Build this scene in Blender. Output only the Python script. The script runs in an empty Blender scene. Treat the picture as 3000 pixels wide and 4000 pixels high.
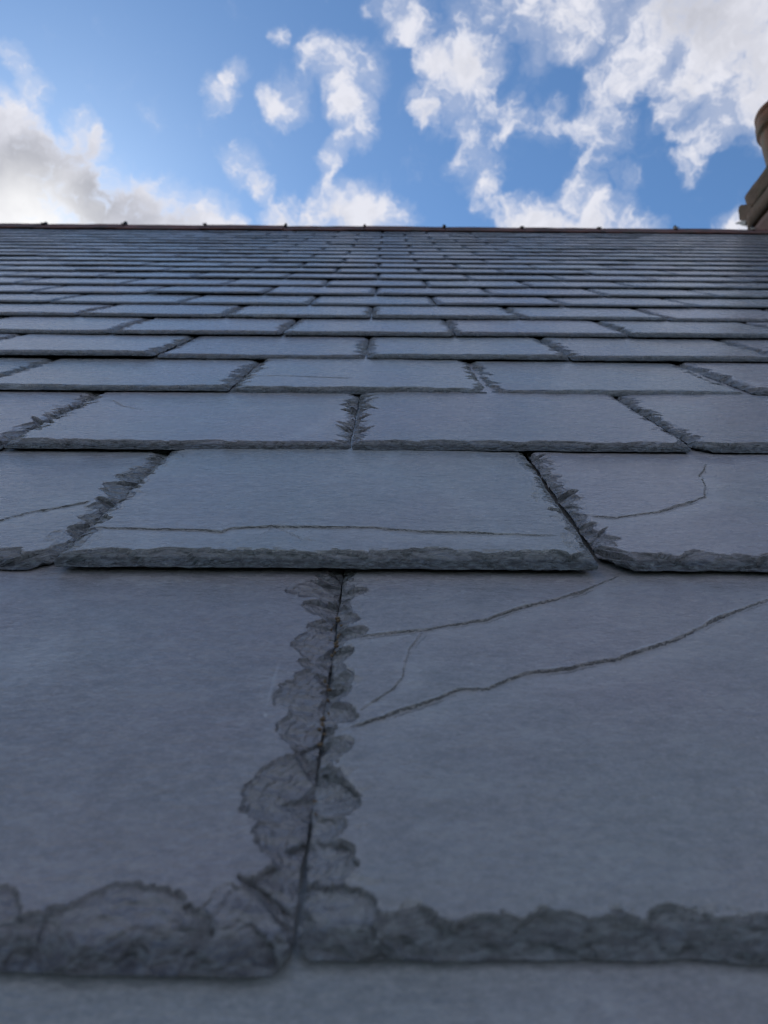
import bpy, bmesh, math, random
import numpy as np
from mathutils import Matrix, Vector

# ------------------------------------------------------------------ camera
R = math.radians
SC = bpy.context.scene
CAMZ = 5.4                       # eaves-side camera height above the ground
ELEV = R(15.7)
FPX = 2774.0
cam_d = bpy.data.cameras.new('camera')
cam = bpy.data.objects.new('camera', cam_d)
SC.collection.objects.link(cam)
SC.camera = cam
cam_d.sensor_fit = 'VERTICAL'
cam_d.sensor_height = 36.0
cam_d.sensor_width = 27.0
cam_d.lens = 36.0 * FPX / 4000.0
cam_d.clip_start = 0.005
cam_d.clip_end = 6000
cam_d.dof.use_dof = True
cam_d.dof.focus_distance = 0.43
cam_d.dof.aperture_fstop = 14.0
cam.matrix_world = (Matrix.Translation((0, 0, CAMZ)) @ Matrix.Rotation(R(90) + ELEV, 4, 'X')
                    @ Matrix.Rotation(R(0.43), 4, 'Z'))

# ------------------------------------------------------------------ light
SUN_EL, SUN_AZ = R(30.0), R(-29.0)          # behind the ridge, to the left, veiled by cloud
sd = Vector((math.cos(SUN_EL) * math.sin(SUN_AZ), math.cos(SUN_EL) * math.cos(SUN_AZ), math.sin(SUN_EL)))
sun_d = bpy.data.lights.new('sun', 'SUN')
sun_d.energy = 0.5
sun_d.angle = R(10)
sun_d.color = (1.0, 0.95, 0.88)
sun = bpy.data.objects.new('sun', sun_d)
SC.collection.objects.link(sun)
sun.location = (-8, 14, 16)
sun.rotation_euler = (-sd).to_track_quat('-Z', 'Y').to_euler()

SC.view_settings.view_transform = 'Standard'
SC.view_settings.look = 'None'
SC.view_settings.gamma = 1.0
SC.view_settings.exposure = 0.5
SC.view_settings.use_curve_mapping = False
SC.render.engine = 'CYCLES'
SC.cycles.use_denoising = True
SC.cycles.filter_width = 1.05
SC.cycles.max_bounces = 3
SC.cycles.diffuse_bounces = 2
SC.cycles.glossy_bounces = 2
SC.cycles.use_adaptive_sampling = True
SC.cycles.adaptive_threshold = 0.02


class NT:
    """small helper for building node trees"""
    def __init__(self, tree):
        self.t = tree
        self.n = tree.nodes
        self.l = tree.links

    def node(self, kind, **kw):
        nd = self.n.new(kind)
        for k, v in kw.items():
            setattr(nd, k, v)
        return nd

    def put(self, sock, v):
        if isinstance(v, bpy.types.NodeSocket):
            self.l.new(v, sock)
        else:
            sock.default_value = v

    def math(self, op, a, b=None, c=None, clamp=False):
        nd = self.node('ShaderNodeMath', operation=op, use_clamp=clamp)
        self.put(nd.inputs[0], a)
        if b is not None:
            self.put(nd.inputs[1], b)
        if c is not None:
            self.put(nd.inputs[2], c)
        return nd.outputs[0]

    def vmath(self, op, a, b=None, out=0):
        nd = self.node('ShaderNodeVectorMath', operation=op)
        self.put(nd.inputs[0], a)
        if b is not None:
            if op == 'SCALE':
                self.put(nd.inputs['Scale'], b)
            else:
                self.put(nd.inputs[1], b)
        return nd.outputs['Value'] if out == 'v' else nd.outputs[0]

    def ramp(self, v, a, b, lo=0.0, hi=1.0, smooth=True):
        nd = self.node('ShaderNodeMapRange')
        nd.interpolation_type = 'SMOOTHSTEP' if smooth else 'LINEAR'
        nd.clamp = True
        self.put(nd.inputs['Value'], v)
        nd.inputs['From Min'].default_value = a
        nd.inputs['From Max'].default_value = b
        nd.inputs['To Min'].default_value = lo
        nd.inputs['To Max'].default_value = hi
        return nd.outputs[0]

    def noise(self, vec, scale, detail=4.0, rough=0.5, distort=0.0, lac=2.0, col=False):
        nd = self.node('ShaderNodeTexNoise')
        nd.noise_dimensions = '3D'
        self.put(nd.inputs['Vector'], vec)
        nd.inputs['Scale'].default_value = scale
        nd.inputs['Detail'].default_value = detail
        nd.inputs['Roughness'].default_value = rough
        nd.inputs['Lacunarity'].default_value = lac
        nd.inputs['Distortion'].default_value = distort
        return nd.outputs['Color' if col else 'Fac']

    def mix(self, fac, a, b, mode='MIX'):
        nd = self.node('ShaderNodeMix', data_type='RGBA', blend_type=mode)
        nd.clamp_factor = True
        self.put(nd.inputs['Factor'], fac)
        for s, v in ((nd.inputs[6], a), (nd.inputs[7], b)):
            if isinstance(v, tuple) and len(v) == 3:
                v = (*v, 1.0)
            self.put(s, v)
        return nd.outputs[2]

    def mapping(self, vec, scale=(1, 1, 1), loc=(0, 0, 0), rot=(0, 0, 0)):
        nd = self.node('ShaderNodeMapping')
        self.put(nd.inputs['Vector'], vec)
        nd.inputs['Scale'].default_value = scale
        nd.inputs['Location'].default_value = loc
        nd.inputs['Rotation'].default_value = rot
        return nd.outputs[0]


def sky_dir(px, py):
    """world direction of a cloud (positions surveyed from the photograph)"""
    r, u = px - 1500.0, 2000.0 - py
    c, s = math.cos(R(0.5)), math.sin(R(0.5))
    r, u = r * c - u * s, r * s + u * c
    v = Vector((r, FPX * math.cos(ELEV) - u * math.sin(ELEV), FPX * math.sin(ELEV) + u * math.cos(ELEV)))
    return v.normalized()


def build_world():
    w = bpy.data.worlds.new('World')
    SC.world = w
    w.use_nodes = True
    w.node_tree.nodes.clear()
    T = NT(w.node_tree)
    out = T.node('ShaderNodeOutputWorld')
    bg = T.node('ShaderNodeBackground')
    bg.inputs['Strength'].default_value = SKY_STRENGTH
    T.l.new(bg.outputs[0], out.inputs[0])
    sky = T.node('ShaderNodeTexSky', sky_type='NISHITA')
    sky.sun_disc = False
    sky.sun_elevation = SUN_EL
    sky.sun_rotation = SUN_AZ
    sky.altitude = 100
    sky.air_density = 1.0
    sky.dust_density = 0.3
    sky.ozone_density = 2.5
    D = T.vmath('NORMALIZE', T.node('ShaderNodeTexCoord').outputs['Generated'])
    # domain warp, then distance to each surveyed cloud mass
    wn = T.noise(D, 17.0, 4.0, 0.62, col=True)
    wv = T.vmath('SCALE', T.vmath('SUBTRACT', wn, (0.5, 0.5, 0.5)), 0.060)
    W = T.vmath('NORMALIZE', T.vmath('ADD', D, wv))
    PX = 1.0 / 3150.0                   # one photograph pixel in direction units (about)

    def blobs(lst, vec):
        tot = 0.0
        for x, y, r, k in lst:
            R2 = (r * 1.28 * PX) ** 2 / 2.0          # 1 - cos at the rim
            d = T.vmath('DOT_PRODUCT', vec, tuple(sky_dir(x, y)), out='v')
            v = T.math('MULTIPLY_ADD', d, 1.0 / R2, 1.0 - 1.0 / R2, clamp=True)
            tot = T.math('MULTIPLY_ADD', v, k, tot)
        return tot
    CL = [  # big bank at the left
        (-110, 720, 300, 1), (90, 830, 270, 1), (380, 890, 230, 1), (640, 900, 190, 1), (830, 905, 130, 1), (930, 930, 80, .8), (20, 540, 150, .8), (260, 660, 110, .6),
        (320, 515, 75, .8), (390, 565, 50, .7), (130, 350, 60, .7), (70, 235, 50, .6), (-260, 330, 120, .7),
        # wisps and puffs in the middle
        (860, 360, 70, .75), (910, 280, 50, .6), (1110, 385, 95, .7), (1060, 410, 60, .5), (1100, 130, 45, .6), (590, 470, 50, .3),
        (1270, 230, 95, .75), (1400, 280, 110, .7), (1320, 390, 70, .7), (1380, 480, 95, .9), (1300, 600, 60, .7),
        (1270, 670, 60, .7), (940, 660, 90, .65), (1020, 745, 55, .85), (1130, 900, 110, .9), (1330, 850, 130, .9),
        (1500, 890, 130, .85), (1460, 760, 80, .55), (1050, 890, 70, .6),
        # right half
        (1790, 350, 150, .75), (1870, 260, 90, .6), (1690, 240, 60, .7), (1990, 470, 80, .6), (1665, 460, 45, .75),
        (1870, 650, 105, .62), (1900, 770, 70, .55), (1830, 530, 60, .35), (2150, 480, 85, .5), (2370, 520, 115, .58), (2300, 730, 85, .5),
        (2060, 890, 120, .9), (2220, 880, 130, .9), (2400, 880, 110, .85), (2540, 890, 60, .6), (2450, 700, 60, .5),
        (2890, 900, 90, .9), (2700, 630, 60, .5), (1560, 20, 110, .75), (1640, 100, 60, .6), (1810, 70, 100, .55), (2120, 0, 190, .85),
        (2220, 160, 75, .85), (2440, 70, 190, .72), (2500, 290, 80, .65), (2640, 370, 75, .6), (2660, 470, 60, .5), (2790, 40, 240, .9),
        (2930, 260, 165, .9), (2770, 520, 70, .75), (3120, 150, 300, 1), (2350, 330, 70, .35), (2060, 300, 70, .3)]
    near = blobs(CL, W)
    # unseen cloud out of frame, made denser than in view to whiten and brighten the light
    gen = T.ramp(T.noise(D, 3.1, 2.0, 0.5), 0.37, 0.60, 0.0, 1.0)
    here = T.ramp(T.vmath('DISTANCE', D, tuple(sky_dir(1500, 420)), out='v'), 0.62, 0.85, 0.0, 1.0)
    base = T.math('ADD', near, T.math('MULTIPLY', gen, here))
    base = T.math('MINIMUM', base, 1.25)

    def fluff(vec):
        f1 = T.noise(vec, 17.0, 5.0, 0.64)
        f2 = T.noise(vec, 60.0, 4.0, 0.65)
        return T.math('ADD', T.math('MULTIPLY', T.math('SUBTRACT', f1, 0.5), 2.9),
                      T.math('MULTIPLY', T.math('SUBTRACT', f2, 0.5), 1.4))
    fb = fluff(W)
    dens = T.math('ADD', base, T.math('MULTIPLY', fb, T.ramp(base, 0.0, 0.4, 0.25, 1.0)))
    alpha = T.ramp(dens, 0.12, 1.30)
    veil = T.math('MULTIPLY', T.ramp(T.math('ADD', base, T.math('MULTIPLY', fb, 0.35)), 0.05, 0.9), 0.42)
    alpha = T.math('MAXIMUM', alpha, veil)
    # billows: the noise a little towards the sun tells lit from unlit sides
    ws = T.vmath('ADD', W, tuple(sky_dir(150, 880) * 0.010 + Vector((0, 0, 0.012))))
    bil = T.math('MULTIPLY', T.math('SUBTRACT', T.math('MULTIPLY', T.math('SUBTRACT', T.noise(ws, 17.0, 4.0, 0.62), 0.5), 2.9), fb), 0.42)
    # thick cloud away from the light turns grey, the part in front of the sun glows
    thick = T.ramp(dens, 0.55, 1.5)
    dark = blobs([(40, 640, 150, .75), (240, 730, 170, .8), (450, 850, 150, .75), (660, 890, 110, .55), (2700, -70, 150, .6), (2860, 130, 130, .25),
                  (2230, 900, 90, .3), (1330, 900, 90, .3), (2950, 330, 100, .3)], W)
    dark = T.math('ADD', dark, T.math('MULTIPLY', here, 0.45))
    dn = T.math('ADD', T.math('MULTIPLY', dark, 1.0), bil)
    dn = T.math('ADD', dn, 0.10)
    grey = T.math('MULTIPLY', thick, dn, clamp=True)
    glow = T.ramp(T.vmath('DISTANCE', W, tuple(sky_dir(140, 890)), out='v'), 0.11, 0.0, 0.0, 1.0)
    ccol = T.mix(grey, CLOUD_WHITE, CLOUD_GREY)
    ccol = T.mix(glow, ccol, CLOUD_GLOW)
    scol = T.mix(1.0, sky.outputs[0], SKY_TINT, 'MULTIPLY')
    col = T.mix(alpha, scol, ccol)
    T.l.new(col, bg.inputs[0])
    w.cycles.sampling_method = 'NONE'     # a broad soft sky: nothing small and bright to aim at


SKY_STRENGTH = 0.10
SKY_TINT = (0.69, 0.895, 1.04)
CLOUD_WHITE = (5.65, 5.72, 6.3)
CLOUD_GREY = (2.95, 3.05, 3.5)
CLOUD_GLOW = (7.0, 7.0, 7.1)
build_world()

# ------------------------------------------------------------------ helpers
COL = SC.collection


def link(name, me, parent=None, mat=None):
    o = bpy.data.objects.new(name, me)
    COL.objects.link(o)
    if parent is not None:
        o.parent = parent
    if mat is not None and me is not None and not me.materials:
        me.materials.append(mat)
    return o


def mesh_np(name, V, F4, smooth=True, extra=None):
    """mesh from numpy: V (n,3), F4 (m,4) quads"""
    me = bpy.data.meshes.new(name)
    V = np.asarray(V, np.float32)
    F4 = np.asarray(F4, np.int32)
    me.vertices.add(len(V))
    me.vertices.foreach_set('co', V.ravel())
    me.loops.add(F4.size)
    me.loops.foreach_set('vertex_index', F4.ravel())
    me.polygons.add(len(F4))
    me.polygons.foreach_set('loop_start', np.arange(0, F4.size, 4, dtype=np.int32))
    me.polygons.foreach_set('loop_total', np.full(len(F4), 4, np.int32))
    me.polygons.foreach_set('use_smooth', np.full(len(F4), smooth, bool))
    if extra:
        for k, v in extra.items():
            a = me.attributes.new(k, 'FLOAT', 'POINT')
            a.data.foreach_set('value', np.asarray(v, np.float32))
    me.update(calc_edges=True)
    me.validate()
    return me


def _hash(ix, iy, seed):
    h = (ix.astype(np.int64) * 374761393 + iy.astype(np.int64) * 668265263 + seed * 1442695041) & 0xffffffff
    h = ((h ^ (h >> 13)) * 1274126177) & 0xffffffff
    h = (h ^ (h >> 16)) & 0xffffff
    return h / float(0xffffff)


def vnoise(x, y, seed=0):
    x = np.asarray(x, float); y = np.asarray(y, float)
    ix = np.floor(x); iy = np.floor(y)
    fx = x - ix; fy = y - iy
    fx = fx * fx * fx * (fx * (fx * 6 - 15) + 10)
    fy = fy * fy * fy * (fy * (fy * 6 - 15) + 10)
    a = _hash(ix, iy, seed); b = _hash(ix + 1, iy, seed)
    c = _hash(ix, iy + 1, seed); d = _hash(ix + 1, iy + 1, seed)
    return (a + (b - a) * fx) * (1 - fy) + (c + (d - c) * fx) * fy - 0.5      # about -.5 .. .5


def fbm(x, y, seed=0, octv=4, gain=0.5):
    s = 0.0; a = 1.0; f = 1.0
    for o in range(octv):
        s = s + a * vnoise(x * f + 17.3 * o, y * f - 9.1 * o, seed + o * 31)
        a *= gain; f *= 2.03
    return s


def sstep(a, b, x):
    t = np.clip((x - a) / (b - a), 0, 1)
    return t * t * (3 - 2 * t)


# ------------------------------------------------------------------ materials
def new_mat(name):
    m = bpy.data.materials.new(name)
    m.use_nodes = True
    m.node_tree.nodes.clear()
    T = NT(m.node_tree)
    out = T.node('ShaderNodeOutputMaterial')
    b = T.node('ShaderNodeBsdfPrincipled')
    T.l.new(b.outputs[0], out.inputs[0])
    return m, T, b


def slate_material(name, split=False):
    m, T, b = new_mat(name)
    tc = T.node('ShaderNodeTexCoord').outputs['Object']
    rnd = T.node('ShaderNodeObjectInfo').outputs['Random']
    off = T.node('ShaderNodeCombineXYZ')
    T.put(off.inputs[0], T.math('MULTIPLY', rnd, 37.0))
    T.put(off.inputs[1], T.math('MULTIPLY', rnd, -91.0))
    T.put(off.inputs[2], T.math('MULTIPLY', rnd, 53.0))
    P = T.vmath('ADD', tc, off.outputs[0])
    chip_shade = T.node('ShaderNodeAttribute', attribute_name='chip_shade').outputs['Fac']
    # blue-grey to heather per slate and in soft clouds across a slate
    n1 = T.noise(P, 9.0, 3.0, 0.55)
    n2 = T.noise(T.mapping(P, (1, 2.2, 1)), 45.0, 3.0, 0.6)
    hue = T.math('ADD', T.math('MULTIPLY', T.math('SUBTRACT', rnd, 0.5), 0.9), T.math('MULTIPLY', T.math('SUBTRACT', n1, 0.5), 2.6))
    hue = T.math('ADD', hue, 0.5, clamp=True)
    col = T.mix(hue, SLATE_BLUE, SLATE_HEATHER)
    val = T.math('ADD', 0.72, T.math('MULTIPLY', n2, 0.56))
    # per slate brightness
    r2 = T.math('FRACT', T.math('MULTIPLY', rnd, 17.31))
    val = T.math('MULTIPLY', val, T.math('ADD', 0.86, T.math('MULTIPLY', r2, 0.28)))
    hv = T.node('ShaderNodeHueSaturation')
    T.put(hv.inputs['Color'], col)
    T.put(hv.inputs['Value'], val)
    col = hv.outputs[0]
    mt = T.noise(T.mapping(P, (0.6, 1, 1)), 480.0, 3.0, 0.65)
    col = T.mix(T.ramp(mt, 0.42, 0.75, 0.0, 0.32), col, (0.40, 0.385, 0.365))
    col = T.mix(T.ramp(mt, 0.5, 0.28, 0.0, 0.28), col, (0.145, 0.145, 0.14))
    gr = T.noise(T.mapping(P, (0.7, 1, 1)), 1300.0, 2.0, 0.6)
    col = T.mix(T.ramp(gr, 0.50, 0.72, 0.0, 0.24), col, (0.40, 0.40, 0.40))
    col = T.mix(T.ramp(gr, 0.50, 0.28, 0.0, 0.24), col, (0.13, 0.135, 0.14))
    # fresh chips: greener, streaked along the cleavage, darkened further with painted shade
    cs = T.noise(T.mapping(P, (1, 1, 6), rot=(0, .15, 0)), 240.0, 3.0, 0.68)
    cc = T.mix(T.ramp(cs, 0.40, 0.64), SLATE_CHIP_SHADE_A, SLATE_CHIP_SHADE_B)
    col = T.mix(T.math('MULTIPLY', chip_shade, 0.92), col, cc)
    # pale dust specks and scuffs
    sp = T.noise(P, 260.0, 2.0, 0.5)
    spm = T.math('MULTIPLY', T.ramp(sp, 0.70, 0.80), T.ramp(T.noise(P, 24.0, 3.0, .6), 0.47, 0.66))
    vor = T.node('ShaderNodeTexVoronoi', feature='F1')
    T.put(vor.inputs['Vector'], P)
    vor.inputs['Scale'].default_value = 55.0
    dots = T.math('MULTIPLY', T.ramp(vor.outputs['Distance'], 0.065, 0.02), T.ramp(T.noise(P, 31.0, 2.0, .5), 0.52, 0.6))
    # scratches: thin stretched noise at a few angles
    sc = None
    for ang, s, seed in ((0.5, 1.0, 3.0), (-0.7, 1.2, 11.0)):
        q = T.mapping(P, (260 * s, 9 * s, 30), (seed, seed * 2, seed), (0, 0, ang))
        v = T.ramp(T.noise(q, 1.0, 1.0, 0.4), 0.78, 0.82)
        v = T.math('MULTIPLY', v, T.ramp(T.noise(P, 14.0 + seed * .3, 1.0, .5), 0.50, 0.60))
        sc = v if sc is None else T.math('MAXIMUM', sc, v)
    pale = T.math('MAXIMUM', T.math('MAXIMUM', T.math('MULTIPLY', spm, 0.38), T.math('MULTIPLY', dots, 0.6)), T.math('MULTIPLY', sc, 0.2))
    # faint pale bloom
    bloom = T.math('MULTIPLY', T.ramp(T.noise(T.mapping(P, (1.6, 1, 1), rot=(0, 0, .5)), 13.0, 4.0, .62), 0.55, 0.78), 0.30)
    pale = T.math('MAXIMUM', pale, bloom)
    col = T.mix(pale, col, (0.50, 0.51, 0.51))
    if split:
        # splits: a dark hairline, the step's shade painted into the colour, a few broken layers below
        sd0 = T.node('ShaderNodeAttribute', attribute_name='split_d').outputs['Fac']
        sa = T.node('ShaderNodeAttribute', attribute_name='split_a').outputs['Fac']
        sdist = T.math('ADD', sd0, T.math('MULTIPLY', T.math('SUBTRACT', T.noise(P, 520.0, 3.0, .6), 0.5), 0.0020))
        line = T.math('MULTIPLY', T.ramp(T.math('ABSOLUTE', T.math('SUBTRACT', sdist, 0.0002)), 0.00034, 0.00005), sa, clamp=True)
        line = T.math('MULTIPLY', line, T.ramp(T.noise(P, 130.0, 2.0, .5), 0.30, 0.55, 0.35, 1.0))
        s2 = T.ramp(T.math('ABSOLUTE', T.math('SUBTRACT', sdist, 0.0018)), 0.0004, 0.0)
        s2 = T.math('MULTIPLY', T.math('MULTIPLY', s2, sa), T.ramp(T.noise(P, 60.0, 2.0, .5), 0.45, 0.6), clamp=True)
        palelip = T.math('MULTIPLY', T.ramp(T.math('ABSOLUTE', T.math('ADD', sdist, 0.0009)), 0.0006, 0.0), T.math('MULTIPLY', sa, T.ramp(T.noise(P, 40.0, 3.0, .6), 0.42, 0.66)), clamp=True)
        col = T.mix(T.math('MULTIPLY', palelip, 0.45), col, (0.42, 0.45, 0.47))
        tone = T.math('MULTIPLY', T.math('MULTIPLY', T.ramp(sdist, 0.0, 0.0004), T.ramp(sdist, 0.022, 0.002)), T.math('MULTIPLY', sa, 0.16), clamp=True)
        col = T.mix(tone, col, (0.46, 0.45, 0.43))
        col = T.mix(T.math('MULTIPLY', line, 0.6), col, (0.022, 0.026, 0.030))
        col = T.mix(T.math('MULTIPLY', s2, 0.55), col, (0.06, 0.062, 0.066))
    T.put(b.inputs['Base Color'], col)
    rough = T.math('ADD', 0.16, T.math('MULTIPLY', n2, 0.20))
    rough = T.math('ADD', rough, T.math('MULTIPLY', chip_shade, 0.25), clamp=True)
    T.put(b.inputs['Roughness'], rough)
    b.inputs['Specular IOR Level'].default_value = 0.5
    # fine riven grain
    g1 = T.noise(T.mapping(P, (0.5, 1.0, 1.0)), 850.0, 2.0, 0.6)
    g2 = T.noise(T.mapping(P, (0.40, 1.0, 1.0), rot=(0, 0, .12)), 260.0, 3.0, 0.55)
    g4 = T.noise(T.mapping(P, (0.35, 1.0, 1.0), rot=(0, 0, -.2)), 60.0, 3.0, 0.5)
    hgt = T.math('ADD', T.math('MULTIPLY', g1, 0.00034), T.math('MULTIPLY', g2, 0.00048))
    hgt = T.math('ADD', hgt, T.math('MULTIPLY', g4, 0.00035))
    g3 = T.noise(T.mapping(P, (1, 1, 7), rot=(0, .12, 0)), 200.0, 4.0, 0.7)
    g5 = T.noise(T.mapping(P, (1, 1, 3)), 900.0, 2.0, 0.6)
    rgh = T.math('ADD', T.math('MULTIPLY', g3, 0.0013), T.math('MULTIPLY', g5, 0.0003))
    hgt = T.math('ADD', hgt, T.math('MULTIPLY', rgh, chip_shade))
    # shell-like facets inside the scars
    fv = T.node('ShaderNodeTexVoronoi', feature='F1')
    T.put(fv.inputs['Vector'], T.mapping(T.vmath('ADD', P, T.vmath('SCALE', T.noise(P, 160.0, 2.0, .5, col=True), 0.006)), (1.0, 1.9, 1.0), rot=(0, 0, .5)))
    fv.inputs['Scale'].default_value = 125.0
    facet = T.math('MULTIPLY', T.math('MULTIPLY', fv.outputs['Distance'], 0.0034), T.ramp(chip_shade, 0.08, 0.25))
    hgt = T.math('ADD', hgt, facet)
    if split:
        hgt = T.math('SUBTRACT', hgt, T.math('MULTIPLY', line, 0.0005))
        hgt = T.math('SUBTRACT', hgt, T.math('MULTIPLY', s2, 0.0003))
    bp = T.node('ShaderNodeBump')
    bp.inputs['Strength'].default_value = 0.9
    bp.inputs['Distance'].default_value = 1.0
    T.put(bp.inputs['Height'], hgt)
    T.put(b.inputs['Normal'], bp.outputs[0])
    return m


SLATE_BLUE = (0.256, 0.260, 0.254)
SLATE_HEATHER = (0.282, 0.252, 0.256)
SLATE_CHIP_SHADE_A = (0.012, 0.016, 0.020)
SLATE_CHIP_SHADE_B = (0.098, 0.116, 0.127)
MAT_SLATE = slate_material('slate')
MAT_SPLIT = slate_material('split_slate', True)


def simple_mat(name, c1, c2, scale, rough=0.85, bump=0.002, bscale=None, rndmix=0.0, c3=None, s3=20.0, lo=.35, hi=.65):
    m, T, b = new_mat(name)
    tc = T.node('ShaderNodeTexCoord').outputs['Object']
    rnd = T.node('ShaderNodeObjectInfo').outputs['Random']
    off = T.node('ShaderNodeCombineXYZ')
    T.put(off.inputs[0], T.math('MULTIPLY', rnd, 31.0))
    P = T.vmath('ADD', tc, off.outputs[0])
    f = T.ramp(T.noise(P, scale, 6.0, .6), lo, hi)
    if rndmix:
        f = T.math('ADD', T.math('MULTIPLY', f, 1 - rndmix), T.math('MULTIPLY', rnd, rndmix), clamp=True)
    col = T.mix(f, c1, c2)
    if c3 is not None:
        col = T.mix(T.ramp(T.noise(P, s3, 5.0, .65), .5, .7), col, c3)
    T.put(b.inputs['Base Color'], col)
    b.inputs['Roughness'].default_value = rough
    bp = T.node('ShaderNodeBump')
    bp.inputs['Strength'].default_value = 0.8
    bp.inputs['Distance'].default_value = 1.0
    T.put(bp.inputs['Height'], T.math('MULTIPLY', T.noise(P, bscale or scale * 6, 5.0, .6), bump))
    T.put(b.inputs['Normal'], bp.outputs[0])
    return m


MAT_CLAY = simple_mat('ridge_clay', (0.055, 0.030, 0.024), (0.20, 0.075, 0.055), 7.0, .8, .003, 60, .35, (0.05, 0.048, 0.035), 12.0)
MAT_METAL = simple_mat('clip_metal', (0.012, 0.014, 0.015), (0.04, 0.042, 0.045), 40.0, .5, .0005)
MAT_UNDERLAY = simple_mat('underlay', (0.010, 0.010, 0.011), (0.02, 0.02, 0.02), 8.0, .95, .001)
MAT_RENDER = simple_mat('chimney_render', (0.135, 0.074, 0.054), (0.185, 0.107, 0.080), 5.0, .95, .004, 70, 0, (0.105, 0.078, 0.052), 3.5)
MAT_CAP = simple_mat('chimney_cap_mortar', (0.080, 0.045, 0.022), (0.140, 0.084, 0.050), 6.0, .95, .006, 60, 0, (0.085, 0.068, 0.032), 5.0)
MAT_POT = simple_mat('pot_clay', (0.105, 0.052, 0.014), (0.22, 0.078, 0.028), 5.0, .75, .003, 50, 0, (0.075, 0.060, 0.022), 7.0)
MAT_LEAD = simple_mat('flashing_lead', (0.07, 0.072, 0.07), (0.13, 0.13, 0.125), 9.0, .6, .002)
MAT_GRIT = simple_mat('grit', (0.10, 0.06, 0.03), (0.18, 0.13, 0.08), 300.0, .9, .0003)
MAT_GROUND = simple_mat('ground_grass', (0.045, 0.06, 0.025), (0.075, 0.085, 0.045), 0.4, .95, .02, 3.0)

# ------------------------------------------------------------------ roof profile
# The slope sags a little: pitch rises slowly from the eaves to the ridge.
PZ0, PY0, TH0, CURV, GAUGE = 0.15555, 0.09842, 0.37767, 0.015336, 0.186445


def pitch(s):
    return ELEV + TH0 + CURV * s


def prof(s):
    n = 48
    a = TH0 + CURV * np.linspace(0, s, n + 1)
    am = (a[1:] + a[:-1]) / 2
    z = PZ0 + float(np.cos(am).sum()) * s / n
    y = PY0 - float(np.sin(am).sum()) * s / n
    return (z * math.cos(ELEV) + y * math.sin(ELEV), CAMZ + z * math.sin(ELEV) - y * math.cos(ELEV))


def roof_pt(u, s, w=0.0):
    y, z = prof(s)
    a = pitch(s)
    return Vector((u, y - math.sin(a) * w, z + math.cos(a) * w))


ROW_LO, ROW_HI = -11, 14                  # courses; course -8 is the nearest one wholly in view
S_APEX = 23 * GAUGE + 0.135
XW = 5.2                                  # half width of the roof

# ground
gm = bpy.data.meshes.new('ground')
gm.from_pydata([(-2500, -2500, 0), (2500, -2500, 0), (2500, 2500, 0), (-2500, 2500, 0)], [], [(0, 1, 2, 3)])
ground = link('ground', gm, None, MAT_GROUND)
ground['kind'] = 'structure'

# the roof: an empty at the eaves that carries the deck, slates and ridge tiles
eave = roof_pt(0, (ROW_LO + 8) * GAUGE, -0.05)
roof = bpy.data.objects.new('slate_roof', None)
COL.objects.link(roof)
roof.location = eave
roof['label'] = 'blue grey slate roof slope rising away to a thin red clay ridge'
roof['category'] = 'roof'
roof['kind'] = 'thing'


def child(name, me, mw, mat=None, parent=roof):
    o = link(name, me, parent, mat)
    o.matrix_local = Matrix.Translation(-Vector(roof.location)) @ mw if parent is roof else mw
    return o


# deck: dark underlay below the slates, both slopes, closed
ss = np.linspace((ROW_LO + 8) * GAUGE + .01, S_APEX, 24)
top = [roof_pt(0, s, -0.030) for s in ss]
ap = top[-1]
pr = pitch(S_APEX)
rear = Vector((0, ap.y + 3.6 * math.cos(pr), ap.z - 3.6 * math.sin(pr)))
sec = top + [rear, Vector((0, rear.y, rear.z - .12)), Vector((0, top[0].y, min(top[0].z, rear.z) - .12))]
V = []
for x in (-XW, XW):
    V += [(x, p.y, p.z) for p in sec]
n = len(sec)
F = [(i, i + 1, n + i + 1, n + i) for i in range(n - 1)] + [(n - 1, 0, n, 2 * n - 1)]
F += [tuple(range(n - 1, -1, -1)), tuple(range(n, 2 * n))]
dm = bpy.data.meshes.new('roof_deck')
dm.from_pydata(V, [], F)
child('roof_deck', dm, Matrix.Identity(4), MAT_UNDERLAY)


# ------------------------------------------------------------------ slates
def axis(total, zone, fine, mid, zones=(True, True)):
    a = []
    lo = 0.0
    if zones[0]:
        a += list(np.arange(0, zone, fine)); lo = zone
    hi = total - zone if zones[1] else total
    k = max(2, int(round((hi - lo) / mid)))
    a += list(np.linspace(lo, hi, k + 1)[:-1])
    if zones[1]:
        a += list(np.arange(hi, total, fine))
    a.append(total)
    return np.unique(np.round(np.array(a), 7))


def knock(H, e, q, NZ, t, e0, bb, aa, hh, sk, lip, turn, bow, nrip, ph, ripple, nz):
    """take one flake off an edge: a nearly flat facet, turned a little, that meets the face in an arc"""
    rad = aa * 1.35 + abs(sk) * bb * 1.3
    i0, i1 = np.searchsorted(e, (e0 - rad, e0 + rad))
    j1 = np.searchsorted(q, bb * 1.3)
    if i1 - i0 < 1 or j1 < 1:
        return
    ee = (e[i0:i1, None] - e0 - sk * q[None, :j1]) / aa
    qq = q[None, :j1] / bb
    rho = np.sqrt(ee * ee + qq * qq) + NZ[i0:i1, :j1] * nz
    rho = np.clip(rho, 0.02, None)
    ql = qq + ee * turn
    cut = hh + (t - lip - hh) * (ql + bow * (rho * rho - ql)) + ripple * np.sin(rho * nrip + ph)
    sub = H[i0:i1, :j1]
    m = (rho < 1) & (cut < sub)
    sub[m] = cut[m]


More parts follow.
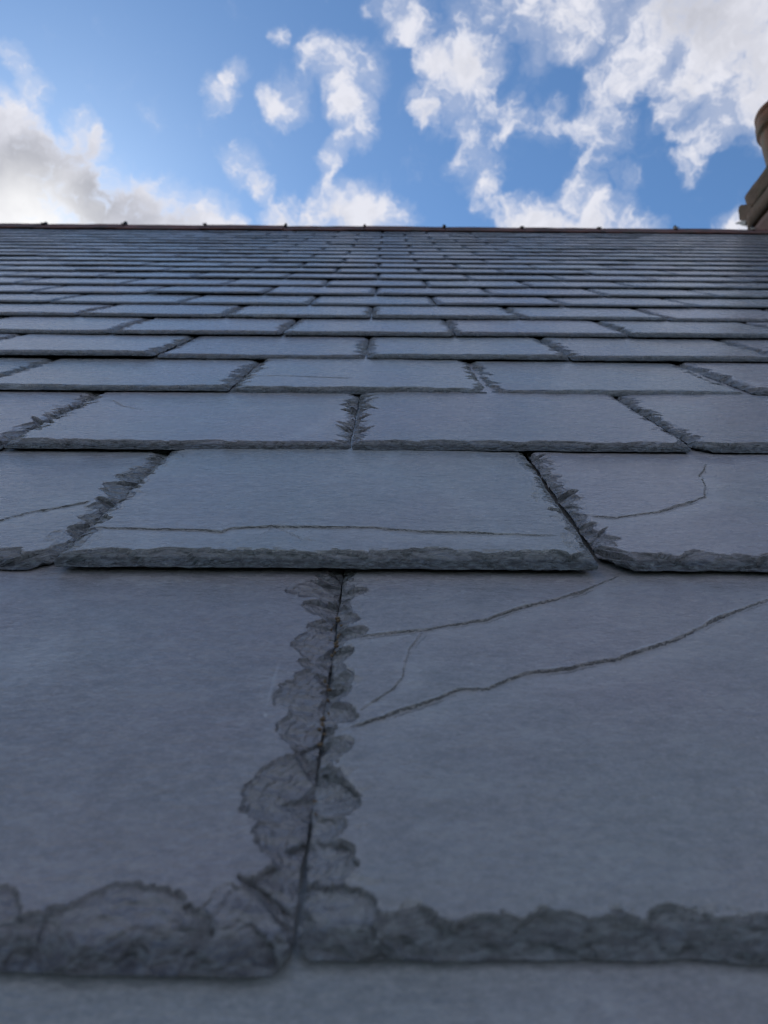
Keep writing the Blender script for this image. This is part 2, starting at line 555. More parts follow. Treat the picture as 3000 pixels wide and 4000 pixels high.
def flake_edge(H, e, q, NZ, t, rng, length, spec, hand=(), ripple=0.00005, lips=(.0007, .0014), small_lips=(.0001, .0008)):
    """dress one edge: H is a (len(e), len(q)) view of the height field"""
    for e0, bb, aa, hh in hand:
        knock(H, e, q, NZ, t, e0, bb, aa, t * hh, rng.uniform(-.5, .5), rng.uniform(*lips), rng.uniform(-.8, .8), rng.uniform(0, .5),
              rng.uniform(20, 40), 0.0, ripple * 1.6, .14)
    for dens, b0, b1, asp0, asp1, h0, h1, skew in spec:
        for _ in range(int(dens * length)):
            bb = b0 + (b1 - b0) * rng.random() ** 1.5
            knock(H, e, q, NZ, t, rng.uniform(-.004, length + .004), bb, bb * rng.uniform(asp0, asp1), t * rng.uniform(h0, h1),
                  rng.uniform(-skew, skew), rng.uniform(*small_lips), rng.uniform(-.9, .9), rng.uniform(0, .45),
                  rng.uniform(14, 34), rng.uniform(0, 6.3), ripple, .18)


SIDE_N = [(260, .004, .009, .4, 1.1, .20, .7, 1.0), (150, .007, .017, .3, .7, .12, .55, 1.2)]
TAIL_N = [(420, .002, .006, .8, 2.4, .10, .6, .9), (130, .005, .010, .8, 2.2, .05, .45, 1.0)]


def slate_mesh(name, w, L, t, seed, fine, mid, dv, vis=0.215, side_l=None, side_r=None, tail=None,
               cracks=(), smooth=True, hand_l=(), hand_r=(), hand_t=(), tail_chip_shade=.95, chip_shade_all=1.0, scar_min=.42, tail_lip=(.0007, .0014), corner=(.0018, .0018), zone=.026, ztail=.022, rough_edge=1.0):
    rng = random.Random(seed)
    u = axis(w, zone, fine, mid)
    v = np.concatenate([np.arange(0, ztail, fine), np.arange(ztail, vis, dv), np.linspace(vis, L, 4)])
    nu, nv = len(u), len(v)
    U, Vv = np.meshgrid(u, v)
    so = seed * 7
    H = t + .0011 * fbm(U * 7, Vv * 6, so + 1, 3) + .00022 * fbm(U * 60, Vv * 130, so + 2, 3)
    t_loc = t
    NZ = fbm(U * 220, Vv * 220, so + 3, 4, .65)
    side_l = SIDE_N if side_l is None else side_l
    side_r = SIDE_N if side_r is None else side_r
    tail = TAIL_N if tail is None else tail
    # worn arris along the edges
    NW = .9 * fbm(U * 45, Vv * 45, so + 6, 3)
    NF = fbm(U * 420, Vv * 420, so + 4, 3, .6)
    for q, bw, k0 in ((U, .0035, .45), (w - U, .0035, .45), (Vv, .0045, .15)):
        H = np.minimum(H, t * k0 + (q / bw) * t * (1 - k0) * np.clip(1 + 1.1 * NF + .8 * NZ + NW, .45, 2.4))
    for q in (U, w - U):                  # a shallow, wandering dressed bevel down the sides
        H = np.minimum(H, t * .70 + (q / .0085) * t * .32 * np.clip(1 + 1.6 * NW + .35 * NZ, .5, 2.4))
    flake_edge(H, v, u, NZ, t_loc, rng, vis, side_l, hand_l)
    flake_edge(H[:, ::-1], v, w - u[::-1], NZ[:, ::-1], t_loc, rng, vis, side_r, hand_r)
    flake_edge(H.T, u, v, NZ.T, t_loc, rng, w, tail, hand_t, lips=tail_lip, small_lips=(.0003, .0015))
    # cleavage layers show as little terraces in the chips
    dep = np.clip(t - H, 0, None)
    Lh = .00055
    kk = dep / Lh + 1.2 * fbm(U * 70, Vv * 70, so + 5, 4, .6)
    fl = np.floor(kk)
    fr = kk - fl
    terr = Lh * (fl + sstep(.70, 1.0, fr) - (kk - dep / Lh))
    m = sstep(.0003, .0009, dep) * .55
    H = H * (1 - m) + (t - terr) * m
    # raw broken stone and painted shade where the surface is steep, less on shallow scars
    gv, gu = np.gradient(H, v, u)
    slope = np.hypot(gv, gu)
    slope[1:-1, 1:-1] = (slope[1:-1, 1:-1] * 2 + slope[:-2, 1:-1] + slope[2:, 1:-1] + slope[1:-1, :-2] + slope[1:-1, 2:]) / 6
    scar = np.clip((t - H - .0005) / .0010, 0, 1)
    chip_shade = scar * np.maximum(scar_min, sstep(.22, .75, slope))
    chip_shade = np.minimum(chip_shade, .62)
    chip_shade = np.maximum(chip_shade, np.clip((t - H - .0010) / .0020, 0, 1) * sstep(.011, .005, Vv) * tail_chip_shade)  # tail face: extra shade painted in through the chip colour
    chip_shade = chip_shade * chip_shade_all
    # splits: a distance field for the material, and one lip standing a little proud
    split_d = np.full(U.shape, .05)
    split_a = np.zeros(U.shape)
    for pts, depth, fall, sgn in cracks:
        best = np.full(U.shape, 1e9); side = np.zeros(U.shape)
        wob = .0010 * fbm(U * 130, Vv * 130, so + 9, 3)
        tpar = np.zeros(U.shape)
        for k in range(len(pts) - 1):
            (ax, ay), (bx, by) = pts[k], pts[k + 1]
            dx, dy = bx - ax, by - ay
            l2 = dx * dx + dy * dy
            tt = np.clip(((U - ax) * dx + (Vv - ay) * dy) / l2, 0, 1)
            d = np.hypot(U - ax - tt * dx, Vv - ay - tt * dy)
            c = (dx * (Vv - ay) - dy * (U - ax)) / math.sqrt(l2)
            mm = d < best
            best[mm] = d[mm]; side[mm] = c[mm]
            tpar[mm] = (k + tt[mm]) / (len(pts) - 1)
        sd_ = np.where(side * sgn > 0, 1, -1) * best + wob
        ends = sstep(0, .03, tpar) * sstep(1.0, .94, tpar)
        var = .6 + .9 * (vnoise(tpar * 14, tpar * 0, so + 12) + .5)
        near_ = best < np.abs(split_d)
        split_d = np.where(near_, sd_, split_d)
        split_a = np.where(near_, np.clip(depth / .0005, 0, 1.3) * ends * var, split_a)
        H = H - np.where((best < .05) & (sd_ > 0), 1.7 * depth * var * ends * np.exp(-np.abs(sd_) / fall), 0)
    H = np.clip(H, .0009, None)
    # outline: slightly wandering edges, knocked corners
    eL = (.0011 * fbm(v * 45, v * 0 + .3, so + 21, 4, .6)) * rough_edge
    eR = (.0011 * fbm(v * 45, v * 0 + .7, so + 22, 4, .6)) * rough_edge
    eT = (.0013 * fbm(u * 38, u * 0 + .1, so + 23, 4, .6)) * rough_edge
    cl, cr = corner
    eL = eL + np.where(v < cl * 1.25, cl * (1 - np.clip(v / (cl * 1.25 + 1e-9), 0, 1)) ** 1.6, 0)
    eR = eR + np.where(v < cr * 1.25, cr * (1 - np.clip(v / (cr * 1.25 + 1e-9), 0, 1)) ** 1.6, 0)
    a = U / w
    Ug = U + eL[:, None] * (1 - a) ** 6 - eR[:, None] * a ** 6 - w / 2
    Vg = Vv + eT[None, :] * np.exp(-Vv / .01)
    top = np.stack([Ug.ravel(), Vg.ravel(), H.ravel()], 1)
    idx = np.arange(nu * nv).reshape(nv, nu)
    F = np.stack([idx[:-1, :-1].ravel(), idx[:-1, 1:].ravel(), idx[1:, 1:].ravel(), idx[1:, :-1].ravel()], 1)
    per = np.concatenate([idx[0, :], idx[1:, -1], idx[-1, -2::-1], idx[-2:0:-1, 0]])
    np_ = len(per)
    # wall of the edge: two rings so that the broken face stays rough
    mid_r = top[per].copy(); bot = top[per].copy()
    pn = fbm(np.arange(np_) * .31, np.arange(np_) * 0.0, so + 31, 3)
    mid_r[:, 2] *= .5
    bot[:, 2] = 0
    ctr = np.array([0, L / 2, 0])
    inw = ctr - top[per]; inw[:, 2] = 0
    inw /= np.linalg.norm(inw, axis=1)[:, None]
    mid_r[:, :2] += inw[:, :2] * (.0006 + .0012 * pn)[:, None]
    bot[:, :2] += inw[:, :2] * (.0032 + .0016 * pn)[:, None]
    b1 = nu * nv; b2 = b1 + np_
    ar = np.arange(np_); nx = (ar + 1) % np_
    F2 = np.stack([per[ar], b1 + ar, b1 + nx, per[nx]], 1)
    F3 = np.stack([b1 + ar, b2 + ar, b2 + nx, b1 + nx], 1)
    Vall = np.concatenate([top, mid_r, bot])
    # underside, one quad spanning the corners of the bottom ring
    c0, c1, c2, c3 = b2, b2 + nu - 1, b2 + nu - 1 + nv - 1, b2 + 2 * (nu - 1) + nv - 1
    Fall = np.concatenate([F, F2, F3, np.array([[c3, c2, c1, c0]])])
    ch = np.concatenate([chip_shade.ravel(), np.ones(2 * np_)])
    me = mesh_np(name, Vall, Fall, smooth, {'chip_shade': ch, 'split_d': np.concatenate([split_d.ravel(), np.full(2 * np_, .05)]), 'split_a': np.concatenate([split_a.ravel(), np.zeros(2 * np_)])})
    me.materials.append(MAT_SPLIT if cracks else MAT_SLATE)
    return me


# joints across the roof, course by course
rj = random.Random(11)
JOINTS = {}
for r in range(ROW_LO, ROW_HI + 1):
    off = -0.0222 if r % 2 == 0 else 0.1010
    js = []
    for k in range(-24, 25):
        x = off + k * 0.2485
        x += rj.gauss(0, .0022)
        if abs(x) < XW:
            js.append(x)
    JOINTS[r] = js


def setj(r, vals):
    js = JOINTS[r]
    for x in vals:
        i = min(range(len(js)), key=lambda i_: abs(js[i_] - x))
        js[i] = x


setj(-8, [-.0190]); setj(-7, [-.1520, .1006]); setj(-6, [-.0238, .2186, -.2700])
setj(-5, [-.1480, .0988]); setj(-4, [-.2740, -.0232, .2218])

# splits and marks seen on single slates, in roof coordinates (across, up the slope)
CRK = {
    (-8, 'R'): [([(-.0125, .1285), (.0041, .1333), (.016, .1352), (.0292, .140), (.0419, .1446), (.0536, .1528), (.072, .162),
                  (.0859, .1698), (.0989, .1798), (.112, .19)], .00050, .010, -1),
                ([(.016, .1352), (.011, .1227), (.0081, .1119), (.0067, .1004), (.0022, .0924), (-.0039, .0848), (-.0076, .0805)], .00025, .006, 1),
                ([(-.0125, .0715), (.0007, .0783), (.0113, .085), (.025, .0935), (.0362, .0947), (.0516, .1053), (.069, .1093),
                  (.0859, .1155), (.1003, .1225), (.1207, .1345), (.1345, .1455), (.1504, .1553), (.1661, .1637), (.1933, .1762)], .00055, .014, -1)],
    (-7, 'M'): [([(-.1504, .2223), (-.1239, .2205), (-.0907, .2189), (-.081, .2169), (-.0773, .2215), (-.0542, .2244), (-.0305, .2237),
                  (-.0068, .223), (.0166, .2189), (.0398, .2183), (.0627, .2154), (.090, .2138)], .00045, .009, -1),
                ([(-.0565, .2243), (-.0484, .2164), (-.0404, .2067), (-.0333, .2037)], .0004, .004, 1)],
    (-7, 'R'): [([(.110, .2453), (.1243, .2436), (.1503, .254), (.1747, .2706), (.1867, .2805), (.198, .3063), (.2018, .3239),
                  (.2112, .3381), (.2178, .3531)], .00055, .008, -1)],
    (-7, 'L'): [([(-.2111, .2257), (-.2031, .2381), (-.194, .2501), (-.1819, .2572), (-.1662, .2697)], .0005, .008, -1)],
    (-6, 'L'): [([(-.2439, .5207), (-.2268, .4953), (-.2039, .4798)], .0002, .006, -1)],
    (-5, 'M'): [([(-.1557, .6207), (-.1114, .6274), (-.0628, .6201), (-.0341, .6167)], .0003, .01, -1)],
}
# per-slate dressing: heavy flakes where the photograph shows them
BIG_SIDE = [(240, .003, .008, .3, .8, .15, .6, 1.2), (150, .007, .015, .25, .6, .05, .4, 1.4)]
MED_SIDE = [(240, .003, .007, .35, .9, .25, .8, 1.1), (150, .006, .014, .25, .6, .2, .65, 1.3), (30, .012, .018, .2, .4, .3, .6, 1.4)]
SMALL_SIDE = [(240, .0025, .006, .35, .9, .2, .65, 1.1), (120, .005, .009, .25, .6, .1, .5, 1.3)]
THIN_SIDE = [(240, .003, .006, .5, 1.2, .35, .8, .9), (90, .005, .010, .25, .6, .3, .7, 1.2)]
SCALE_SIDE = [(200, .003, .007, .4, 1.0, .25, .7, 1.0), (150, .007, .015, .35, .7, .2, .6, 1.0), (50, .012, .022, .3, .55, .25, .55, 1.2)]
BIG_TAIL = [(240, .002, .006, .7, 1.8, .0, .35, .9), (170, .006, .012, .5, 1.2, .0, .15, 1.0)]
MED_TAIL = [(380, .002, .006, .8, 2.2, .10, .6, .9), (150, .005, .010, .8, 2.0, .05, .4, 1.1), (26, .009, .014, .8, 1.4, .1, .4, 1.0)]
# single flakes surveyed on the two nearest slates: (roof coordinate along the edge, reach, half width, height left at the edge)
AL_SIDE = [(.172, .025, .010, .35), (.150, .015, .008, .3), (.138, .012, .007, .4), (.122, .015, .012, .3), (.098, .017, .014, .35), (.085, .012, .008, .2),
           (.070, .014, .010, .3), (.050, .020, .014, .25), (.038, .012, .008, .15), (.027, .014, .010, .3), (.012, .013, .010, .3)]
AR_SIDE = [(.165, .012, .006, .3), (.147, .009, .006, .4), (.129, .013, .006, .25), (.115, .008, .006, .3), (.104, .009, .005, .4), (.093, .008, .005, .3),
           (.082, .011, .007, .3), (.063, .010, .006, .35), (.046, .013, .009, .25), (.032, .010, .006, .35), (.022, .013, .008, .3), (.008, .018, .008, .4)]
AL_TAIL = [(-.089, .017, .013, .5), (-.0628, .0195, .017, .55), (-.040, .013, .010, .5), (-.031, .018, .011, .55), (-.056, .012, .012, .25), (-.033, .011, .013, .2),
           (-.074, .011, .010, .2), (-.100, .012, .012, .2), (-.046, .009, .009, .1), (-.115, .016, .014, .4), (-.066, .013, .007, .3), (-.083, .010, .008, .1)]
AR_TAIL = [(-.008, .008, .010, .1), (.004, .009, .009, .2), (.022, .007, .013, .1), (.036, .008, .011, .15), (.050, .007, .012, .1), (.0677, .010, .009, .3),
           (.085, .008, .012, .1), (.102, .007, .012, .1), (.030, .005, .009, .0), (.060, .005, .010, .0), (.012, .005, .008, .0)]
SLIM_TAIL = [(260, .002, .005, .7, 2.0, .0, .5, .9), (130, .004, .008, .6, 1.6, .0, .3, 1.1)]


rs = random.Random(5)
T0 = .0056
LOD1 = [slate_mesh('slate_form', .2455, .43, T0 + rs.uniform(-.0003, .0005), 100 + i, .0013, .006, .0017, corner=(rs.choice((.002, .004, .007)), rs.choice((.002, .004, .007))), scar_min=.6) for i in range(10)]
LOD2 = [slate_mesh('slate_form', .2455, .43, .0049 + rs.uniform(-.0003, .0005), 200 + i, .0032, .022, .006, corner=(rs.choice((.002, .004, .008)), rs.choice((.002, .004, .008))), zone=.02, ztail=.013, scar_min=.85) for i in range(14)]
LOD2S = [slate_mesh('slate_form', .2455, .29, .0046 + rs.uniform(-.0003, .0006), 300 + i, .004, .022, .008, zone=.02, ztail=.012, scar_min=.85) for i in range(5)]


def lod3(seed):
    return slate_mesh('slate_form', .2455, .43 if seed < 420 else .29, T0, seed, .006, .06, .04, zone=.012, ztail=.006)


LOD3 = [lod3(400 + i) for i in range(4)]
LOD3S = [lod3(420 + i) for i in range(2)]


def slate_matrix(r, xc, jit, t, near=False):
    s = (r + 8) * GAUGE
    rr = random.Random(hash((r, round(xc, 3))) & 0xffffff)
    ds = rr.gauss(0, .0020) if jit else 0
    lift = abs(rr.gauss(.0012, .0012)) * (1.0 if r < -1 else .75) if jit else 0
    yaw = rr.gauss(0, .0045) if jit else 0
    p = roof_pt(xc, s + ds, .0002 + lift)
    tilt = pitch(s + .09) - (t + .0006 + lift) / GAUGE
    return Matrix.Translation(p) @ Matrix.Rotation(tilt, 4, 'X') @ Matrix.Rotation(yaw, 4, 'Z')


def in_view(r, x0, x1, margin=0.0):
    """rough test: does the slate fall inside the frame"""
    s = (r + 8) * GAUGE
    best = False
    for sv in (s, s + GAUGE):
        y, z = prof(sv)
        depth = y * math.cos(ELEV) + (z - CAMZ) * math.sin(ELEV)
        half = depth * 1500 / FPX + margin
        if x1 > -half and x0 < half:
            best = True
    return best


NEAR = {  # (course, place) -> mesh settings for slates the photograph shows close up
    (-8, 'L'): dict(tail_chip_shade=.80, chip_shade_all=.95, scar_min=.24, mid=.0008, dv=.0006, tail_lip=(.0010, .0017), side_r=BIG_SIDE, hand_r=AL_SIDE, hand_t=AL_TAIL, tail=BIG_TAIL, corner=(.003, .004), ds=-.0045, seed=21),
    (-8, 'R'): dict(tail_chip_shade=.75, chip_shade_all=.95, scar_min=.24, tail_lip=(.0008, .0014), side_l=SMALL_SIDE, hand_l=AR_SIDE, hand_t=AR_TAIL, tail=SLIM_TAIL, corner=(.003, .003), ds=-.001, seed=22, mid=.0009, dv=.0006),
    (-7, 'L'): dict(side_r=SCALE_SIDE, tail=MED_TAIL, corner=(.003, .012), seed=23),
    (-7, 'M'): dict(lift=.0030, side_l=THIN_SIDE, side_r=THIN_SIDE, tail=MED_TAIL, corner=(.0012, .0012), ds=-.0015, seed=24, mid=.0016, dv=.0006),
    (-7, 'R'): dict(lift=.0024, side_l=MED_SIDE, tail=MED_TAIL, corner=(.013, .003), seed=25, mid=.0016, dv=.0006),
    (-6, 'L'): dict(lift=.0020, side_l=MED_SIDE, side_r=MED_SIDE, seed=26),
    (-6, 'M'): dict(lift=.0028, side_l=MED_SIDE, side_r=THIN_SIDE, seed=27),
    (-6, 'R'): dict(lift=.0028, side_l=MED_SIDE, seed=28, corner=(.012, .003)),
    (-6, 'LL'): dict(side_r=MED_SIDE, seed=29),
    (-5, 'M'): dict(seed=30),
}
NLAB = {
    (-8, 'L'): 'smooth slate with big scalloped chips along its tail', (-8, 'R'): 'slate crossed by two long rising splits',
    (-7, 'M'): 'slate with a split running along its tail', (-7, 'R'): 'slate with a hooked split and a knocked corner',
}


def place_key(r, xc):
    if r == -8 and abs(xc) < .3:
        return 'L' if xc < -.019 else 'R'
    if r == -7 and abs(xc) < .35:
        return 'L' if xc < -.152 else ('M' if xc < .1 else 'R')
    if r == -6 and abs(xc) < .42:
        return 'LL' if xc < -.27 else ('L' if xc < -.024 else ('M' if xc < .218 else 'R'))
    if r == -5 and -.148 < xc < .0988:
        return 'M'
    return None


GAPS = {(-8, -.0190): .0007, (-7, -.1520): .0006, (-7, .1006): .0030, (-6, -.0238): .0012, (-6, .2186): .0024}


def joint_gap(r, x):
    return GAPS.get((r, round(x, 4)), random.Random(int(x * 9999) + r).uniform(.0010, .0034))


cands = []
for r in range(ROW_LO, ROW_HI + 1):
    js = JOINTS[r]
    for x0, x1 in zip(js[:-1], js[1:]):
        vis = in_view(r, x0, x1) and r >= -9
        y, z = prof((r + 8.5) * GAUGE) if r >= -8 else prof(0)
        mid = (x0 + x1) / 2
        dist = math.hypot(mid, y)
        cands.append((0 if vis else 1, dist, r, x0, x1))
cands.sort()
far_V, far_F, far_C, nv_tot = [], [], [], 0
for rank, (nv_, dist, r, x0, x1) in enumerate(cands):
    g0, g1 = joint_gap(r, x0), joint_gap(r, x1)
    w = x1 - x0 - (g0 + g1) / 2
    xc = (x0 + x1) / 2 + (g0 - g1) / 4
    key = (r, place_key(r, xc))
    rr = random.Random(int(x0 * 7777) * 31 + r)
    if rank < 300:
        if key in NEAR:
            c = dict(NEAR[key])
            ds = c.pop('ds', 0.0)
            lift = c.pop('lift', .0006)
            seed = c.pop('seed')
            md = c.pop('mid', .0022 if r > -8 else .0016)
            fine = {-8: .00042, -7: .00045, -6: .00060, -5: .0008}[r]
            dv = c.pop('dv', {-8: .00075, -7: .0007, -6: .0010, -5: .0014}[r])
            ck = [([(px - x0 - g0 / 2, py - (r + 8) * GAUGE - ds) for px, py in pts], d, f, sg) for pts, d, f, sg in CRK.get(key, [])]
            for hk in ('hand_l', 'hand_r'):
                c[hk] = [(e_ - (r + 8) * GAUGE - ds, b_, a_, h_) for e_, b_, a_, h_ in c.get(hk, [])]
            c['hand_t'] = [(e_ - x0 - g0 / 2, b_, a_, h_) for e_, b_, a_, h_ in c.get('hand_t', [])]
            me = slate_mesh('slate_form', w, .43, T0 + .0006, seed, fine, md, dv, cracks=ck, smooth=False, **c)
            mw = slate_matrix(r, xc, False, T0)
            mw = mw @ Matrix.Translation((0, ds, lift))
            o = child('slate', me, mw)
            if key in NLAB:
                o['label'] = NLAB[key]
        else:
            pool = LOD1 if r <= -2 else (LOD2S if r == ROW_HI else LOD2)
            me = pool[rr.randrange(len(pool))]
            mw = slate_matrix(r, xc, True, T0) @ Matrix.Diagonal((w / .2455, 1, 1, 1))
            o = child('slate', me, mw)
    else:
        pool = LOD3S if r == ROW_HI else LOD3
        me = pool[rr.randrange(len(pool))]
        mw = slate_matrix(r, xc, True, T0) @ Matrix.Diagonal((w / .2455, 1, 1, 1))
        mw = Matrix.Translation(-Vector(roof.location)) @ mw
        A = np.array(mw)
        nvv = len(me.vertices)
        co = np.empty(nvv * 3, np.float32); me.vertices.foreach_get('co', co)
        co = co.reshape(-1, 3) @ A[:3, :3].T + A[:3, 3]
        fi = np.empty(len(me.loops), np.int32); me.loops.foreach_get('vertex_index', fi)
        at = np.empty(nvv, np.float32); me.attributes['chip_shade'].data.foreach_get('value', at)
        far_V.append(co); far_F.append(fi.reshape(-1, 4) + nv_tot); far_C.append(at)
        nv_tot += nvv
rest = link('slate_courses', mesh_np('slate_courses', np.concatenate(far_V), np.concatenate(far_F), True, {'chip_shade': np.concatenate(far_C)}), roof, MAT_SLATE)
rest['kind'] = 'stuff'


# ------------------------------------------------------------------ ridge
def ridge_mesh(seed):
    rng = random.Random(seed)
    a = pitch(S_APEX)
    wing, th, half = .165, .0075, .2225
    # outline of the section in (y, z), apex at the origin, front is -y
    def pt(d, h, side):
        return (side * (d * math.cos(a)) + side * h * math.sin(a), -d * math.sin(a) + h * math.cos(a))
    outer = [pt(wing, th, -1), pt(wing * .5, th + .001, -1), pt(.03, th, -1)]
    top_z = th * math.cos(a) + .009
    outer += [(-.012, top_z - .006), (0, top_z), (.012, top_z - .006)]
    outer += [pt(.03, th, 1), pt(wing * .5, th + .001, 1), pt(wing, th, 1)]
    inner = [pt(wing, 0, 1), (0, -.004), pt(wing, 0, -1)]
    sec = outer + inner
    bm = bmesh.new()
    rings = []
    for k in range(7):
        x = -half + 2 * half * k / 6
        rings.append([bm.verts.new((x, y + rng.gauss(0, .0006), z + rng.gauss(0, .0007))) for y, z in sec])
    for r0, r1 in zip(rings[:-1], rings[1:]):
        for i in range(len(sec)):
            j = (i + 1) % len(sec)
            bm.faces.new((r0[i], r1[i], r1[j], r0[j]))
    bm.faces.new(rings[0]); bm.faces.new(rings[-1][::-1])
    bmesh.ops.recalc_face_normals(bm, faces=bm.faces)
    bmesh.ops.bevel(bm, geom=[e for e in bm.edges if e.calc_face_angle(0) > .9], offset=.002, segments=1, affect='EDGES')
    me = bpy.data.meshes.new('ridge_form')
    bm.to_mesh(me); bm.free()
    me.materials.append(MAT_CLAY)
    return me


def clip_mesh(seed):
    """saddle clamp over the tile joint with a bolt through it"""
    rng = random.Random(seed)
    bm = bmesh.new()
    def box(c, d, rot=0.0):
        m = Matrix.Translation(c) @ Matrix.Rotation(rot, 4, 'Y') @ Matrix.Diagonal((*d, 1))
        bmesh.ops.create_cube(bm, size=1.0, matrix=m)
    a = pitch(S_APEX)
    # plate follows both wings
    for s in (-1, 1):
        m = Matrix.Translation((0, s * .022, .017)) @ Matrix.Rotation(-s * a, 4, 'X') @ Matrix.Diagonal((.026, .05, .004, 1))
        bmesh.ops.create_cube(bm, size=1.0, matrix=m)
    tw = rng.uniform(-.25, .25)
    box((-.008, 0, .034), (.006, .014, .026), tw)
    box((.009, 0, .033), (.006, .014, .024), tw)
    box((0, 0, .046), (.026, .015, .006), tw * .5)
    bmesh.ops.create_cone(bm, segments=10, radius1=.005, radius2=.005, depth=.03, cap_ends=True, matrix=Matrix.Translation((0, 0, .038)))
    bmesh.ops.create_cone(bm, segments=6, radius1=.009, radius2=.009, depth=.006, cap_ends=True, matrix=Matrix.Translation((.001, 0, .052)))
    me = bpy.data.meshes.new('clip_form')
    bm.to_mesh(me); bm.free()
    me.materials.append(MAT_METAL)
    return me


RF = [ridge_mesh(i) for i in range(3)]
CF = [clip_mesh(i) for i in range(3)]
rr = random.Random(9)
# joints surveyed along the ridge (across the roof), carried on evenly beyond the frame
RJ = [-2.019, -1.547, -1.072, -.594, -.127, .343, .802, 1.257, 1.714]
RJ = [RJ[0] - .466 * k for k in range(6, 0, -1)] + RJ + [RJ[-1] + .458 * k for k in range(1, 8)]
apz = roof_pt(0, S_APEX, 0.0025)
for k, (xa, xb) in enumerate(zip(RJ[:-1], RJ[1:])):
    m = (Matrix.Translation(((xa + xb) / 2, apz.y, apz.z + .004 + rr.gauss(0, .0028))) @ Matrix.Rotation(rr.gauss(0, .005), 4, 'Y'))
    o = child('ridge_tile', RF[k % 3], m @ Matrix.Diagonal(((xb - xa - .004) / .445, 1, 1, 1)))
    c = link('ridge_clip', CF[rr.randrange(3)], o)
    c.location = (-.2245, 0, -.006)
    c.scale = (rr.uniform(.5, .8), 1, rr.uniform(.5, .8))

# ------------------------------------------------------------------ chimney behind the ridge
CX0, CX1, CY0, CY1 = 2.49, 3.45, 3.53, 4.17
cz = CAMZ
chim = bpy.data.objects.new('chimney', None)
COL.objects.link(chim)
CB = Vector(((CX0 + CX1) / 2, (CY0 + CY1) / 2, cz + 1.75))
chim.location = CB
chim['label'] = 'weathered brown rendered chimney stack with clay pot behind the ridge'
chim['category'] = 'chimney'


def rough_box(x0, x1, y0, y1, z0, z1, seg=.03, amp=.006, seed=0, taper=0.0, bev=.012):
    bm = bmesh.new()
    bmesh.ops.create_cube(bm, size=1.0)
    for v in bm.verts:
        v.co = Vector(((x0 + x1) / 2 + v.co.x * (x1 - x0), (y0 + y1) / 2 + v.co.y * (y1 - y0), (z0 + z1) / 2 + v.co.z * (z1 - z0)))
    bmesh.ops.bevel(bm, geom=list(bm.edges), offset=bev, segments=2, affect='EDGES')
    for _ in range(5):
        es = [e for e in bm.edges if e.calc_length() > seg * 2]
        if not es:
            break
        bmesh.ops.subdivide_edges(bm, edges=es, cuts=1, use_grid_fill=True)
    bmesh.ops.triangulate(bm, faces=[f for f in bm.faces if len(f.verts) > 4])
    for v in bm.verts:
        p = v.co
        n1 = float(fbm(p.x * 6 + p.z * 3, p.y * 6 - p.z * 4, seed, 4, .6))
        n2 = float(fbm(p.y * 7 + p.z * 5, p.x * 6 + p.z * 4, seed + 50, 4, .6))
        if taper:
            k_ = (p.z - z0) / (z1 - z0) * taper
            p.x += k_ * ((x0 + x1) / 2 - p.x) / ((x1 - x0) / 2)
            p.y += k_ * ((y0 + y1) / 2 - p.y) / ((y1 - y0) / 2)
        v.co = p + Vector((n1 * amp * 2, n2 * amp * 2, (n1 + n2) * amp))
    for v in bm.verts:
        v.co -= CB
    for f in bm.faces:
        f.smooth = True
    me = bpy.data.meshes.new('chimney_form')
    bm.to_mesh(me); bm.free()
    return me


link('stack', rough_box(CX0, CX1, CY0, CY1, cz + 1.75, cz + 3.177, .04, .004, 1), chim, MAT_RENDER)
link('shadow_joint', rough_box(CX0 + .022, CX1 - .022, CY0 + .022, CY1 - .022, cz + 3.15, cz + 3.21, .06, .002, 2, bev=.004), chim, MAT_RENDER)
band = link('cap_band', rough_box(CX0 - .002, CX1, CY0, CY1 + .004, cz + 3.193, cz + 3.322, .03, .005, 3, bev=.006), chim, MAT_CAP)
link('cap_course', rough_box(CX0 + .006, CX1 - .008, CY0 + .008, CY1 - .002, cz + 3.318, cz + 3.475, .03, .006, 5, bev=.007), band, MAT_CAP)
link('flaunching', rough_box(CX0 + .025, CX1 - .03, CY0 + .03, CY1 - .03, cz + 3.46, cz + 3.57, .03, .012, 4, taper=.05, bev=.02), band, MAT_CAP)


def spin_mesh(name, prof_pts, seg, centre, seed):
    bm = bmesh.new()
    rings = []
    for r_, z_ in prof_pts:
        rings.append([bm.verts.new((centre[0] + r_ * math.cos(2 * math.pi * i / seg), centre[1] + r_ * math.sin(2 * math.pi * i / seg), z_)) for i in range(seg)])
    for a_, b_ in zip(rings[:-1], rings[1:]):
        for i in range(seg):
            j = (i + 1) % seg
            bm.faces.new((a_[i], a_[j], b_[j], b_[i]))
    for v in bm.verts:
        n_ = float(fbm(v.co.x * 9 + v.co.z * 4, v.co.y * 9, seed, 3))
        v.co += Vector((n_, n_, 0)) * .003
        v.co -= CB
    for f in bm.faces:
        f.smooth = True
    me = bpy.data.meshes.new(name)
    bm.to_mesh(me); bm.free()
    return me


pc = (2.735, 3.955)
zb = cz + 3.53
pp = [(.155, 0), (.158, .05), (.160, .10), (.164, .17), (.168, .24), (.170, .29), (.171, .30), (.186, .312), (.190, .325), (.190, .385), (.186, .40),
      (.181, .408), (.181, .425), (.186, .432), (.187, .455), (.180, .47), (.160, .472), (.150, .45), (.140, .2), (.138, 0)]
pot = link('chimney_pot', spin_mesh('pot_form', [(r_, zb + z_) for r_, z_ in pp], 48, pc, 8), chim, MAT_POT)


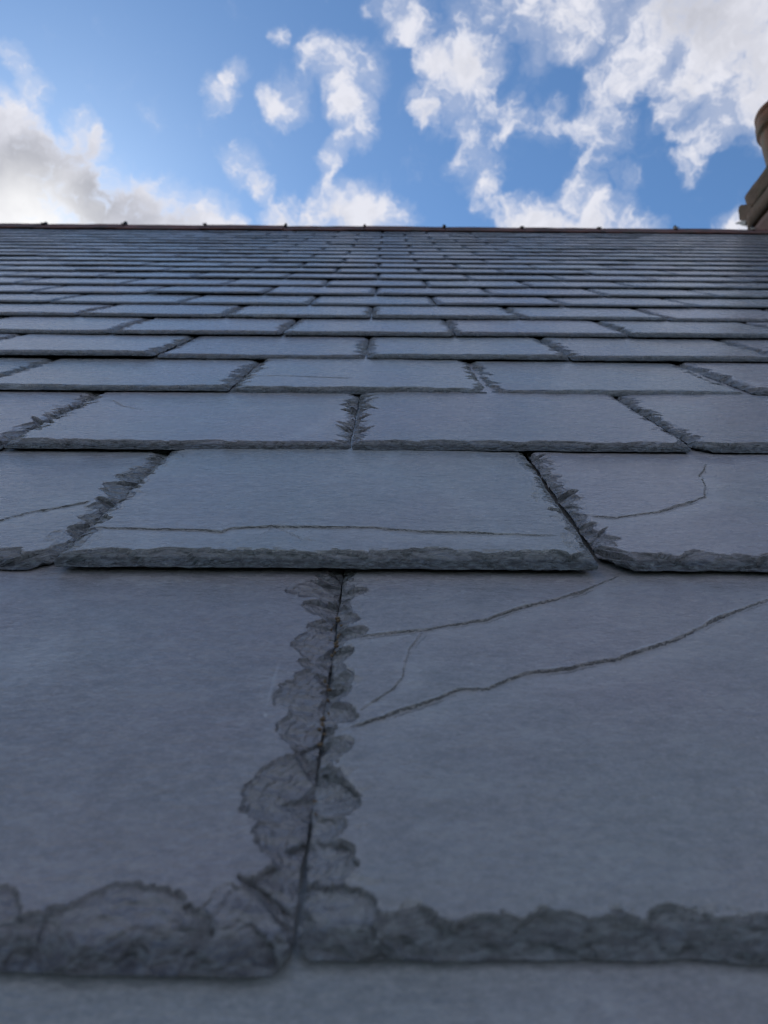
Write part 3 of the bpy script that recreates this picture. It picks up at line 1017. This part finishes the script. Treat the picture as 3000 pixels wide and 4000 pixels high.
def shard(pts, thick, seed):
    """a thin broken plate given by its outline in (y, z), standing off the far corner"""
    bm = bmesh.new()
    rng = random.Random(seed)
    fr = [bm.verts.new((p[0] - thick / 2, p[1], p[2])) for p in pts]
    bk = [bm.verts.new((p[0] + thick / 2 + rng.uniform(0, .004), p[1], p[2])) for p in pts]
    bm.faces.new(fr[::-1]); bm.faces.new(bk)
    for i in range(len(pts)):
        j = (i + 1) % len(pts)
        bm.faces.new((fr[i], fr[j], bk[j], bk[i]))
    for v in bm.verts:
        v.co -= CB
    bmesh.ops.recalc_face_normals(bm, faces=bm.faces)
    me = bpy.data.meshes.new('shard_form')
    bm.to_mesh(me); bm.free()
    return me


def cp(px, py, X):
    """point on the chimney side plane x = X seen in that direction"""
    d = sky_dir(px, py)
    t_ = X / d.x
    return (d.x * t_, d.y * t_, CAMZ + d.z * t_)


link('loose_render', shard([cp(x_, y_, 2.50) for x_, y_ in ((2940, 800), (2899, 802), (2892, 808), (2888, 822), (2891, 840), (2893, 862), (2940, 872))], .012, 1), chim, MAT_CAP)
link('flashing', shard([cp(x_, y_, 2.495) for x_, y_ in ((2915, 862), (2893, 866), (2876, 872), (2878, 878), (2890, 877), (2898, 882), (2915, 886))], .006, 2), chim, MAT_LEAD)

# ------------------------------------------------------------------ grit caught in the nearest joint
bm = bmesh.new()
rg = random.Random(3)
for k in range(30):
    s_ = .03 + .125 * rg.random() ** .7
    p = roof_pt(-.0190 + rg.gauss(0, .0010), s_, .0030 - .031 * s_ + .0014 * rg.random())
    r_ = rg.uniform(.00035, .0009)
    m = Matrix.Translation(p - Vector(roof.location)) @ Matrix.Rotation(rg.uniform(0, 6), 4, (rg.random(), rg.random(), 1)) @ Matrix.Diagonal((r_ * 1.4, r_, r_ * .8, 1))
    bmesh.ops.create_icosphere(bm, subdivisions=1, radius=1.0, matrix=m)
gme = bpy.data.meshes.new('grit')
bm.to_mesh(gme); bm.free()
g_ = link('grit', gme, roof, MAT_GRIT)
g_['kind'] = 'stuff'
